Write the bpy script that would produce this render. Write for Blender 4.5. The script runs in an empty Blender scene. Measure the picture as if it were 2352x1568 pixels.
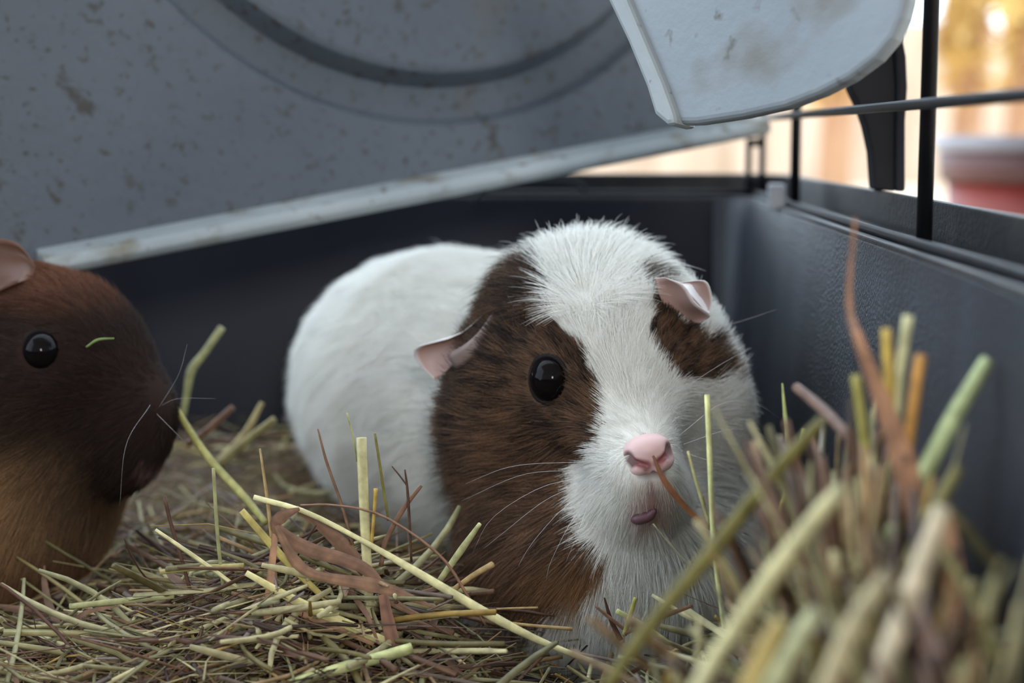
import bpy, math, random
import numpy as np
from mathutils import Vector, Matrix

random.seed(7); rng = np.random.default_rng(7)
scene = bpy.context.scene
COL = scene.collection

# ------------------------------------------------------------------ camera, world, light, exposure
FPX = 3692.0                      # focal length in pixels of the 2352 x 1568 frame
CZ = 0.19                         # camera height above the ground outside
PITCH, YAW = math.radians(7.3), math.radians(1.94)
cam_d = bpy.data.cameras.new('camera'); cam = bpy.data.objects.new('camera', cam_d); COL.objects.link(cam)
cam.location = (0, 0, CZ); cam.rotation_euler = (math.pi/2 - PITCH, 0, YAW)
cam_d.sensor_width = 22.3; cam_d.lens = 22.3*FPX/2352; cam_d.clip_start = 0.01; cam_d.clip_end = 200
cam_d.dof.use_dof = True; cam_d.dof.focus_distance = 0.415; cam_d.dof.aperture_fstop = 5.2
cam_d.dof.aperture_blades = 7
scene.camera = cam
CAMROT = np.array(cam.rotation_euler.to_matrix())
CAMLOC = np.array([0, 0, CZ])

world = bpy.data.worlds.new('overcast_sky'); scene.world = world; world.use_nodes = True
bg = world.node_tree.nodes['Background']
bg.inputs['Color'].default_value = (0.72, 0.86, 1.0, 1); bg.inputs['Strength'].default_value = 5.5

ld = bpy.data.lights.new('added_fill_light', 'AREA'); ld.shape = 'RECTANGLE'; ld.size = 0.16; ld.size_y = 0.20  # lamp added behind the camera for eye glints and frontal fill
ld.energy = 10.0; ld.color = (1.0, 0.98, 0.95)
lo = bpy.data.objects.new('added_fill_light', ld); COL.objects.link(lo)
lo.location = (0.22, -0.93, CZ + 0.30)
lo.rotation_euler = (Vector((0.0, 0.45, CZ - 0.08)) - lo.location).to_track_quat('-Z', 'Y').to_euler()

scene.view_settings.view_transform = 'Standard'; scene.view_settings.look = 'None'
scene.view_settings.exposure = -0.38; scene.view_settings.gamma = 1.0
scene.view_settings.use_curve_mapping = False
scene.cycles.max_bounces = 6; scene.cycles.diffuse_bounces = 4; scene.cycles.glossy_bounces = 2; scene.cycles.transmission_bounces = 3

# ------------------------------------------------------------------ helpers
def ray(px, py):
    d = CAMROT @ np.array([(px-1176)/FPX, (784-py)/FPX, -1.0])
    return d
def at(px, py, Y):
    d = ray(px, py)
    return CAMLOC + d*(Y/d[1])
def at_plane(px, py, p0, n):
    d = ray(px, py)
    t = np.dot(np.asarray(p0)-CAMLOC, n)/np.dot(d, n)
    return CAMLOC + d*t
def srgb(r, g, b):
    f = lambda c: (c/255/12.92) if c/255 <= 0.04045 else ((c/255+0.055)/1.055)**2.4
    return (f(r), f(g), f(b))
def norm(v):
    v = np.asarray(v, float); return v/np.linalg.norm(v)
def tag(o, label=None, cat=None, group=None, kind=None):
    if label: o['label'] = label
    if cat: o['category'] = cat
    if group: o['group'] = group
    if kind: o['kind'] = kind
    return o
def empty(name, loc, label, cat, group=None):
    o = bpy.data.objects.new(name, None); COL.objects.link(o); o.location = loc; o.empty_display_size = 0.01
    return tag(o, label, cat, group)
def mesh_obj(name, V, F, mat, parent=None, smooth=False, col=None):
    me = bpy.data.meshes.new(name)
    V = np.asarray(V, float)
    if parent is not None:
        V = V - np.array(parent_origin(parent))
    me.from_pydata(V.tolist(), [], [list(map(int, f)) for f in F])
    if smooth: me.polygons.foreach_set('use_smooth', [True]*len(me.polygons))
    if col is not None:
        c = np.asarray(col, float)
        if c.ndim == 1: c = np.tile(c, (len(V), 1))
        a = me.color_attributes.new('col', 'FLOAT_COLOR', 'POINT')
        a.data.foreach_set('color', np.hstack([c[:, :3], np.ones((len(c), 1))]).astype(np.float32).ravel())
    me.materials.append(mat); me.update()
    o = bpy.data.objects.new(name, me); COL.objects.link(o)
    if parent is not None: o.parent = parent
    return o
def parent_origin(p):
    q = np.zeros(3)
    while p is not None:
        q += np.array(p.location); p = p.parent
    return q
def fix_normals(o):
    import bmesh
    bm = bmesh.new(); bm.from_mesh(o.data); bmesh.ops.recalc_face_normals(bm, faces=bm.faces[:]); bm.to_mesh(o.data); bm.free()
def bevel(o, w, seg=2):
    m = o.modifiers.new('bevel', 'BEVEL'); m.width = w; m.segments = seg; m.limit_method = 'ANGLE'; m.angle_limit = math.radians(40)
    return o

# materials -------------------------------------------------------------------------------------
def new_mat(name):
    m = bpy.data.materials.new(name); m.use_nodes = True
    nt = m.node_tree; b = nt.nodes['Principled BSDF']
    return m, nt, b
def noise_mat(name, c1, c2, scale=20, rough=0.5, bump=0.0, bump_scale=200, detail=4, spec=0.5, stretch=(1, 1, 1), lo_=0.35, hi_=0.65, spots=None):
    m, nt, b = new_mat(name); N, L = nt.nodes, nt.links
    tc = N.new('ShaderNodeTexCoord'); mp = N.new('ShaderNodeMapping'); mp.inputs['Scale'].default_value = stretch
    L.new(tc.outputs['Object'], mp.inputs['Vector'])
    n = N.new('ShaderNodeTexNoise'); n.inputs['Scale'].default_value = scale; n.inputs['Detail'].default_value = detail
    L.new(mp.outputs[0], n.inputs['Vector'])
    r = N.new('ShaderNodeValToRGB'); r.color_ramp.elements[0].position = lo_; r.color_ramp.elements[1].position = hi_
    r.color_ramp.elements[0].color = (*c1, 1); r.color_ramp.elements[1].color = (*c2, 1)
    L.new(n.outputs['Fac'], r.inputs['Fac'])
    out = r.outputs['Color']
    if spots:
        for (sc_, col_, p0, p1) in spots:
            s = N.new('ShaderNodeTexNoise'); s.inputs['Scale'].default_value = sc_; s.inputs['Detail'].default_value = 3
            L.new(mp.outputs[0], s.inputs['Vector'])
            q = N.new('ShaderNodeMapRange'); q.inputs['From Min'].default_value = p0; q.inputs['From Max'].default_value = p1
            L.new(s.outputs['Fac'], q.inputs['Value'])
            x = N.new('ShaderNodeMix'); x.data_type = 'RGBA'
            L.new(q.outputs[0], x.inputs['Factor']); L.new(out, x.inputs['A']); x.inputs['B'].default_value = (*col_, 1)
            out = x.outputs['Result']
    L.new(out, b.inputs['Base Color'])
    b.inputs['Roughness'].default_value = rough; b.inputs['Specular IOR Level'].default_value = spec
    if bump:
        n2 = N.new('ShaderNodeTexNoise'); n2.inputs['Scale'].default_value = bump_scale; n2.inputs['Detail'].default_value = 3
        L.new(tc.outputs['Object'], n2.inputs['Vector'])
        bp = N.new('ShaderNodeBump'); bp.inputs['Strength'].default_value = bump; bp.inputs['Distance'].default_value = 0.001
        L.new(n2.outputs['Fac'], bp.inputs['Height']); L.new(bp.outputs[0], b.inputs['Normal'])
    return m
M = {}
M['tray'] = noise_mat('black_plastic', srgb(15, 17, 26), srgb(24, 26, 36), 14, 0.5, 0.25, 900, spec=0.22, stretch=(1, 1, 0.25))
M['tray_lit_side'] = noise_mat('lit_scuffed_black_plastic', srgb(20, 21, 26), srgb(48, 50, 58), 30, 0.36, 0.5, 900, spec=0.4, stretch=(1, 1, 0.16), lo_=0.3, hi_=0.75)  # scuffs, plus a lighter base than the back wall standing for light on it
M['ledge'] = noise_mat('dusty_black_plastic', srgb(18, 18, 21), srgb(54, 48, 44), 45, 0.5, 0.3, 700, lo_=0.42, hi_=0.75)
M['wire'] = noise_mat('black_wire', srgb(10, 11, 15), srgb(18, 18, 23), 60, 0.5, 0.1, 600, spec=0.2)
M['clip'] = noise_mat('clip_plastic', srgb(14, 15, 20), srgb(24, 24, 30), 30, 0.7, spec=0.2)
M['tab'] = noise_mat('grey_plastic', srgb(120, 122, 128), srgb(140, 141, 146), 60, 0.5)
M['hut'] = noise_mat('shaded_hut_plastic', srgb(64, 71, 81), srgb(76, 83, 92), 9, 0.6, 0.35, 260, spots=[(24, srgb(70, 68, 62), 0.58, 0.80), (130, srgb(44, 42, 40), 0.61, 0.72), (330, srgb(46, 44, 42), 0.60, 0.70)])  # same plastic as the lip, colour darkened to stand for the panel's shade
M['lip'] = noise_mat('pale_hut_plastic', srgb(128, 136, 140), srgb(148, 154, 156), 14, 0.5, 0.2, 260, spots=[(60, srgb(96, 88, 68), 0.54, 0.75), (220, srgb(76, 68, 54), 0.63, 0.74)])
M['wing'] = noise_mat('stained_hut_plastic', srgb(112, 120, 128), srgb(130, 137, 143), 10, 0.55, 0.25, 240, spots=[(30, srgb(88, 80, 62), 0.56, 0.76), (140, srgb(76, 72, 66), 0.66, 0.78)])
M['eye'], _, b = new_mat('glossy_black_eye'); b.inputs['Base Color'].default_value = (*srgb(14, 11, 12), 1); b.inputs['Roughness'].default_value = 0.05; b.inputs['Specular IOR Level'].default_value = 0.09
M['lid'], _, b = new_mat('dark_eyelid'); b.inputs['Base Color'].default_value = (*srgb(26, 21, 22), 1); b.inputs['Roughness'].default_value = 0.7; b.inputs['Specular IOR Level'].default_value = 0.15

def attr_mat(name, rough=0.6, spec=0.3, streak=None, sss=0.0, transl=0.0):
    m, nt, b = new_mat(name); N, L = nt.nodes, nt.links
    a = N.new('ShaderNodeAttribute'); a.attribute_name = 'col'
    out = a.outputs['Color']
    if streak:
        tc = N.new('ShaderNodeTexCoord')
        n = N.new('ShaderNodeTexNoise'); n.inputs['Scale'].default_value = streak; n.inputs['Detail'].default_value = 3
        L.new(tc.outputs['Object'], n.inputs['Vector'])
        mr = N.new('ShaderNodeMapRange'); mr.inputs['From Min'].default_value = 0.3; mr.inputs['From Max'].default_value = 0.7
        mr.inputs['To Min'].default_value = 0.72; mr.inputs['To Max'].default_value = 1.18
        L.new(n.outputs['Fac'], mr.inputs['Value'])
        x = N.new('ShaderNodeVectorMath'); x.operation = 'SCALE'
        L.new(out, x.inputs[0]); L.new(mr.outputs[0], x.inputs['Scale']); out = x.outputs[0]
    L.new(out, b.inputs['Base Color'])
    b.inputs['Roughness'].default_value = rough; b.inputs['Specular IOR Level'].default_value = spec
    if transl:
        t = N.new('ShaderNodeBsdfTranslucent'); L.new(out, t.inputs['Color'])
        mx = N.new('ShaderNodeMixShader'); mx.inputs[0].default_value = transl
        L.new(b.outputs[0], mx.inputs[1]); L.new(t.outputs[0], mx.inputs[2])
        L.new(mx.outputs[0], N['Material Output'].inputs['Surface'])
    return m
M['skin'] = attr_mat('animal_skin', 0.8, 0.1)
M['fur'] = attr_mat('fur_strands', 0.55, 0.25, transl=0.35)
M['hay'] = attr_mat('dried_grass', 0.5, 0.35, streak=350)
M['bare'] = attr_mat('bare_pink_skin', 0.45, 0.35)

# tubes, stalks -----------------------------------------------------------------------------------
def sweep(P, W, T=None, m=6, up=None, cap=True):
    """tube along polyline P with half-width W and half-thickness T (scalars or per point)"""
    P = np.asarray(P, float); n = len(P)
    W = np.broadcast_to(W, (n,)).astype(float); T = W if T is None else np.broadcast_to(T, (n,)).astype(float)
    tan = np.gradient(P, axis=0); tan /= np.linalg.norm(tan, axis=1)[:, None] + 1e-12
    up = np.array([0.02, -1, 0.1]) if up is None else np.asarray(up, float)
    V = []; side = None
    for i in range(n):
        s = np.cross(tan[i], up)
        if np.linalg.norm(s) < 1e-4: s = np.cross(tan[i], [1, 0, 0.1])
        s = norm(s); nn = norm(np.cross(s, tan[i]))
        for k in range(m):
            a = 2*math.pi*(k+0.5)/m
            V.append(P[i] + s*W[i]*math.cos(a) + nn*T[i]*math.sin(a))
    F = []
    for i in range(n-1):
        for k in range(m):
            F.append((i*m+k, i*m+(k+1) % m, (i+1)*m+(k+1) % m, (i+1)*m+k))
    if cap:
        F.append(tuple(range(m))[::-1]); F.append(tuple(range((n-1)*m, n*m)))
    return np.array(V), F
def smooth_path(P, n=12):
    """Catmull-Rom resample"""
    P = np.asarray(P, float)
    if len(P) == 2: return P[0] + (P[1]-P[0])*np.linspace(0, 1, max(3, n//3))[:, None]
    Q = np.vstack([2*P[0]-P[1], P, 2*P[-1]-P[-2]]); out = []
    ts = np.linspace(0, len(P)-1, n)
    for t in ts:
        i = min(int(t), len(P)-2); u = t-i; a, b_, c, d = Q[i:i+4]
        out.append(0.5*((2*b_)+(c-a)*u+(2*a-5*b_+4*c-d)*u*u+(-a+3*b_-3*c+d)*u**3))
    return np.array(out)
def box(lo3, hi3):
    x0, y0, z0 = lo3; x1, y1, z1 = hi3
    V = [(x0, y0, z0), (x1, y0, z0), (x1, y1, z0), (x0, y1, z0), (x0, y0, z1), (x1, y0, z1), (x1, y1, z1), (x0, y1, z1)]
    F = [(3, 2, 1, 0), (4, 5, 6, 7), (0, 1, 5, 4), (1, 2, 6, 5), (2, 3, 7, 6), (3, 0, 4, 7)]
    return V, F
def lathe(profile, center, n=40):
    V = []; F = []; m = len(profile)
    for k in range(n):
        a = 2*math.pi*k/n
        for r, z in profile: V.append((center[0]+r*math.cos(a), center[1]+r*math.sin(a), center[2]+z))
    for k in range(n):
        for j in range(m-1):
            F.append((k*m+j, ((k+1) % n)*m+j, ((k+1) % n)*m+j+1, k*m+j+1))
    return V, F

# ------------------------------------------------------------------ the setting outside the cage
ground_mat = noise_mat('leaf_strewn_ground', srgb(222, 196, 166), srgb(236, 216, 194), 0.9, 0.9, detail=6, spots=[(1.6, srgb(190, 150, 84), 0.55, 0.7), (2.3, srgb(160, 126, 100), 0.62, 0.75)])
V, F = box((-30, -30, -0.05), (30, 30, 0.0)); g = mesh_obj('ground', V, F, ground_mat); tag(g, 'pale leaf-strewn ground outside the cage', kind='structure')

plaster = noise_mat('blocker_plaster', srgb(168, 166, 164), srgb(182, 180, 178), 3, 0.9)  # plaster of the added blockers, kept bright to bounce frontal fill
V, F = box((-1.6, -1.10, 0.0), (3.2, -1.0, 3.0)); tag(mesh_obj('wall_sky_blocker', V, F, plaster), 'added wall behind the viewer that blocks sky and bounces light', kind='structure')  # unseen wall added to keep sky light off the camera side
V, F = box((-1.6, -1.10, 1.9), (3.2, 0.40, 2.0)); tag(mesh_obj('ceiling_sky_blocker', V, F, plaster), 'added roof over the viewer that blocks sky light', kind='structure')  # unseen roof added to cut the sky light from overhead and in front

# ------------------------------------------------------------------ cage tray (swept profile round a rounded rectangle)
XW, YB = 0.0775, 0.70             # inner faces of the right and the back wall
ZF = CZ - 0.168                   # tray floor
def rrect(off, r=0.014, n=10):
    x0, x1, y0, y1 = -0.62-off, XW+off, -0.10-off, YB+off; r = max(r+off, 0.002)
    pts = []
    for cx, cy, a0 in ((x1-r, y0+r, -90), (x1-r, y1-r, 0), (x0+r, y1-r, 90), (x0+r, y0+r, 180)):
        for k in range(n+1):
            a = math.radians(a0+90*k/n); pts.append((cx+r*math.cos(a), cy+r*math.sin(a)))
    return pts
def swept_ring(profile):
    rings = [[(x, y, z) for x, y in rrect(o)] for o, z in profile]
    n = len(rings[0]); V = [p for rg in rings for p in rg]; F = []
    m = len(rings)
    for j in range(m):
        for k in range(n):
            F.append((j*n+k, j*n+(k+1) % n, ((j+1) % m)*n+(k+1) % n, ((j+1) % m)*n+k))
    return V, F
ZL, ZR = CZ-0.0272, CZ-0.0166
tray = empty('cage_tray', (XW-0.3, 0.3, 0.0), 'deep black plastic cage tray with a dusty rim around the hay', 'tray')
WPROF = [(-0.010, ZF), (0, ZL), (0.003, ZL), (-0.006, ZF-0.003)]
rings = [[(x, y, z) for x, y in rrect(o)] for o, z in WPROF]; NR = len(rings[0])
for a, b_, mt, lb in ((10, 22, 'tray_lit_side', 'scuffed black right wall, lightened to look lit'), (21, 34, 'tray', 'black back wall'), (32, 44, 'tray', 'black left wall'), (43, 55, 'tray', 'black front wall')):
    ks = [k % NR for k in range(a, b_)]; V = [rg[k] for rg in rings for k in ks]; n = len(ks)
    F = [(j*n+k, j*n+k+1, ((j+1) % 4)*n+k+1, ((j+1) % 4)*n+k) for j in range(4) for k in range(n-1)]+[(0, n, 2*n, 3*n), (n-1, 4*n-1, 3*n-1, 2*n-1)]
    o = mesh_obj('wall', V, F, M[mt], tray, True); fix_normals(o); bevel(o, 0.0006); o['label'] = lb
V, F = swept_ring([(0.0002, ZL+0.0012), (0.0185, ZL+0.0006), (0.0185, ZL-0.002), (0.0032, ZL-0.002), (0.0002, ZL-0.0008)]); o = mesh_obj('ledge', V, F, M['ledge'], tray); fix_normals(o); bevel(o, 0.0005)
V, F = swept_ring([(0.0165, ZL-0.004), (0.0165, ZR), (0.0190, ZR), (0.0195, ZL-0.004)]); o = mesh_obj('rim', V, F, M['ledge'], tray); fix_normals(o); bevel(o, 0.0006)
V, F = box((-0.61, -0.09, ZF-0.004), (XW-0.006, YB-0.006, ZF)); mesh_obj('tray_floor', V, F, M['tray'], tray)
# little grey peg standing on the ledge near the corner
c = at(1783, 470, 0.60); V, F = box((c[0]-0.0030, c[1]-0.004, ZL), (c[0]+0.0030, c[1]+0.004, ZL+0.0095)); o = mesh_obj('peg', V, F, M['tab'], tray); bevel(o, 0.001); o['label'] = 'small light grey peg'
# shallow moulding on the back wall
mw = [at(1085, 466, YB-0.004), at(1110, 436, YB-0.003), at(1160, 420, YB-0.003), at(1280, 417, YB-0.003), at(1330, 424, YB-0.003), at(1345, 440, YB-0.004)]
V, F = sweep(smooth_path(mw, 14), 0.0012, m=6); mesh_obj('moulding', V, F, M['tray'], tray, True)

# ------------------------------------------------------------------ wire cage on the tray
XB = 0.085; YBB = YB+0.0075
wc = empty('wire_cage', (XB, 0.4, ZL), 'black wire cage side standing on the tray ledge', 'wire cage')
def bar(p, q, r):
    V, F = sweep([p, q], r, m=10); return mesh_obj('wire_bar', V, F, M['wire'], wc, True)
ZT = CZ+0.30
for y in (0.3855-0.219, 0.3855, 0.6047): bar((XB, y, ZL+0.001), (XB, y, ZT), 0.0019)
for x in (-0.134, -0.353): bar((x, YBB, ZL+0.001), (x, YBB, ZT), 0.0019)
for k in range(10):
    z = CZ-0.0250+0.0322*k
    bar((XB-0.0032, -0.09, z), (XB-0.0032, YBB, z), 0.00135)
    bar((XB, YBB-0.003, z), (-0.60, YBB-0.003, z), 0.00135)
# corner post with its slot
c0 = at(1712, 438, YBB); c1 = at(1758, 318, YBB)
for (x0, x1, z0, z1) in ((c0[0], c0[0]+0.0022, c0[2], c1[2]), (c1[0]-0.0025, c1[0], c0[2], CZ+0.30), (c0[0], c1[0], c1[2]-0.0035, c1[2]), (c0[0], c1[0], c0[2], c0[2]+0.006)):
    V, F = box((x0, YBB-0.003, z0), (x1, YBB+0.003, z1)); o = mesh_obj('corner_clip', V, F, M['clip'], wc); bevel(o, 0.0006)
# curved latch outside the wires
def prism(poly, Y0, depth, mat, name, parent=None):
    A = [at(x, y, Y0) for x, y in poly]; B = [p+np.array([0, depth, 0]) for p in A]; n = len(A)
    V = A+B; F = [tuple(range(n)), tuple(range(2*n-1, n-1, -1))]+[(k, (k+1) % n, n+(k+1) % n, n+k) for k in range(n)]
    o = mesh_obj(name, V, F, mat, parent); fix_normals(o); return o
lt = empty('cage_latch', at(2045, 430, 0.50), 'curved black plastic latch outside the wires beside the pale panel', 'latch')
o = prism([(1935, 120), (1955, 206), (1975, 246), (1990, 290), (2003, 350), (2009, 436), (2058, 440), (2058, 300), (2061, 200), (2054, 120), (2040, 40), (2000, 60)], 0.492, 0.010, M['clip'], 'latch_arm', lt); bevel(o, 0.0008)
o = prism([(2054, 60), (2061, 200), (2058, 300), (2058, 440), (2080, 440), (2080, 280), (2085, 200), (2082, 130), (2070, 65)], 0.490, 0.014, M['clip'], 'latch_edge', lt); bevel(o, 0.0008)

# ------------------------------------------------------------------ grey plastic hut leaning over the animals
A = at(88, 602, 0.515); B = at(1790, 272, 0.655)
ex = norm(B-A); view_up = np.array([0, 0.12, 1.0]); ez = norm(view_up-np.dot(view_up, ex)*ex); en = np.cross(ex, ez)   # en points towards the camera
if en[1] > 0: en = -en
hut = empty('plastic_hut', A, 'grey plastic hut panel with a round moulded ring leaning over the animals', 'pet hut')
def hp(px, py, off=0.0): return at_plane(px, py, A+en*off, en)
def to2(p): d = p-A; return np.array([np.dot(d, ex), np.dot(d, ez)])
def from2(q, off=0.0): return A+ex*q[0]+ez*q[1]+en*off
L_ = np.linalg.norm(B-A)
# ring centre and radii on the panel plane
ring_pts = [to2(hp(*p)) for p in ((440, 40), (500, 122), (700, 232), (950, 281), (1200, 252), (1390, 175))]
Mx = np.array([[2*p[0], 2*p[1], 1] for p in ring_pts]); rhs = np.array([p @ p for p in ring_pts])
sol = np.linalg.lstsq(Mx, rhs, rcond=None)[0]; RC = sol[:2]; RO = math.sqrt(sol[2]+RC @ RC)
in_pts = [to2(hp(*p)) for p in ((560, 10), (610, 90), (750, 165), (950, 194), (1150, 162), (1330, 75))]
RI = float(np.mean([np.linalg.norm(p-RC) for p in in_pts]))
# panel with a hole of radius RI, ring step and recessed disc
def annulus(r0, r1, o0, o1, n=96, a0=0, a1=2*math.pi):
    V = []; F = []
    for k in range(n):
        a = a0+(a1-a0)*k/n; d = np.array([math.cos(a), math.sin(a)])
        V.append(from2(RC+d*r0, o0)); V.append(from2(RC+d*r1, o1))
    for k in range(n):
        j = (k+1) % n; F.append((2*k, 2*k+1, 2*j+1, 2*j))
    return V, F
n = 96; x0, x1, y0, y1 = -0.16, L_-0.012, 0.0, RC[1]+RO+0.05
def edge_pt(a):
    d = np.array([math.cos(a), math.sin(a)]); t = 1e9
    for k, (l, h) in enumerate(((x0, x1), (y0, y1))):
        if abs(d[k]) > 1e-9:
            t = min(t, ((h if d[k] > 0 else l)-RC[k])/d[k])
    return RC+d*t
angs = sorted([2*math.pi*k/n for k in range(n)]+[math.atan2(y-RC[1], x-RC[0]) % (2*math.pi) for x in (x0, x1) for y in (y0, y1)])
V = []; F = []; n2 = len(angs)
for off in (0.0, -0.004):
    for a in angs:
        d = np.array([math.cos(a), math.sin(a)]); V.append(from2(RC+d*RO, off)); V.append(from2(edge_pt(a), off))
for k in range(n2):
    j = (k+1) % n2
    F.append((2*k, 2*k+1, 2*j+1, 2*j)); o2 = 2*n2
    F.append((o2+2*j, o2+2*j+1, o2+2*k+1, o2+2*k)); F.append((2*k+1, o2+2*k+1, o2+2*j+1, 2*j+1)); F.append((2*j, o2+2*j, o2+2*k, 2*k))
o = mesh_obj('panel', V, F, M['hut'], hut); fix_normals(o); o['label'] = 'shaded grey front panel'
def ring_mesh(name, prof, mat):
    V = []; F = []; m = len(prof)
    for k in range(n):
        a = 2*math.pi*k/n; d = np.array([math.cos(a), math.sin(a)])
        for r, off in prof: V.append(from2(RC+d*r, off))
    for k in range(n):
        j = (k+1) % n
        for q in range(m): F.append((k*m+q, k*m+(q+1) % m, j*m+(q+1) % m, j*m+q))
    o = mesh_obj(name, V, F, mat, hut, False); fix_normals(o); bevel(o, 0.0006, 2); return o
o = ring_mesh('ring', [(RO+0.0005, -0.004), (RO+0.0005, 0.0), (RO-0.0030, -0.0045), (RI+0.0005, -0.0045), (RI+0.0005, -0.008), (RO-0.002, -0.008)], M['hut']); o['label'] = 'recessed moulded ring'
o = ring_mesh('disc_edge', [(RI+0.0008, -0.008), (RI+0.0008, -0.0043), (RI-0.0036, 0.0030), (RI-0.0058, 0.0034), (RI-0.0058, -0.004)], M['hut'])
V = [from2(RC, 0.0034)]; F = []
for k in range(n):
    a = 2*math.pi*k/n; V.append(from2(RC+np.array([math.cos(a), math.sin(a)])*(RI-0.0056), 0.0034))
V += [p-en*0.005 for p in V]; m = n+1
for k in range(n):
    j = (k+1) % n; F.append((0, 1+k, 1+j)); F.append((m, m+1+j, m+1+k)); F.append((1+k, m+1+k, m+1+j, 1+j))
o = mesh_obj('disc', V, F, M['hut'], hut); fix_normals(o); o['label'] = 'raised round disc inside the ring'
import bmesh
ZC = RC[1]-0.004
for o in hut.children:
    bm = bmesh.new(); bm.from_mesh(o.data); org = parent_origin(hut)
    r_ = bmesh.ops.bisect_plane(bm, geom=bm.verts[:]+bm.edges[:]+bm.faces[:], plane_co=Vector(from2((0, ZC))-org), plane_no=Vector(ez), clear_outer=True)
    bmesh.ops.holes_fill(bm, edges=[e for e in r_['geom_cut'] if isinstance(e, bmesh.types.BMEdge)], sides=0); bm.to_mesh(o.data); bm.free()
# lip along the lower edge: stands out towards the camera
lw = 0.0085
LP = [(0.0, 0.0045), (0.010, 0.0005), (0.0115, -0.0030), (0.0095, -0.0052), (-0.004, -0.0050), (-0.004, 0.001)]
V = []; F = []; m = len(LP); X = np.linspace(0.0, L_-0.012, 30)
for x in X:
    for off, z in LP: V.append(from2((x, z), off))
for i in range(len(X)-1):
    for q in range(m): F.append((i*m+q, i*m+(q+1) % m, (i+1)*m+(q+1) % m, (i+1)*m+q))
F.append(tuple(range(m))); F.append(tuple(range((len(X)-1)*m, len(X)*m)))
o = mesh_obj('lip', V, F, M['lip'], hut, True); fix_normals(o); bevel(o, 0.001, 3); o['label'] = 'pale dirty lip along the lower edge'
# side wing that folds towards the camera
W3 = [at(1400, 0, 0.440), at(1530, 283, 0.418), at(2082, 0, 0.372)]
wn = norm(np.cross(W3[1]-W3[0], W3[2]-W3[0])); wn = wn if wn[1] < 0 else -wn
wpoly = [(1250, -330), (1400, 0), (1445, 95), (1490, 195), (1528, 272), (1545, 284), (1600, 283), (1700, 268), (1800, 246), (1880, 216), (1950, 180), (2010, 135), (2050, 88), (2072, 40), (2082, 0), (2090, -60), (2100, -330)]
A_ = [at_plane(x, y, W3[0], wn) for x, y in wpoly]; B_ = [p-wn*0.005 for p in A_]; k_ = len(A_)
V = A_+B_; F = [tuple(range(k_)), tuple(range(2*k_-1, k_-1, -1))]+[(k, (k+1) % k_, k_+(k+1) % k_, k_+k) for k in range(k_)]
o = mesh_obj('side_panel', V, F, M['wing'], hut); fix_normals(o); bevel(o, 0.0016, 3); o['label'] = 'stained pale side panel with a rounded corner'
# thick pale edge along its left side
epoly = [(1248, -330), (1395, 0), (1440, 95), (1483, 200), (1502, 262), (1530, 286), (1550, 284), (1546, 262), (1520, 190), (1480, 95), (1440, 0), (1300, -330)]
A_ = [at_plane(x, y, W3[0]+wn*0.0026, wn) for x, y in epoly]; B_ = [p-wn*0.009 for p in A_]; k_ = len(A_)
V = A_+B_; F = [tuple(range(k_)), tuple(range(2*k_-1, k_-1, -1))]+[(k, (k+1) % k_, k_+(k+1) % k_, k_+k) for k in range(k_)]
o = mesh_obj('side_edge', V, F, M['lip'], hut); fix_normals(o); bevel(o, 0.0012, 2); o['label'] = 'thick pale edge of the side panel'

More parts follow.
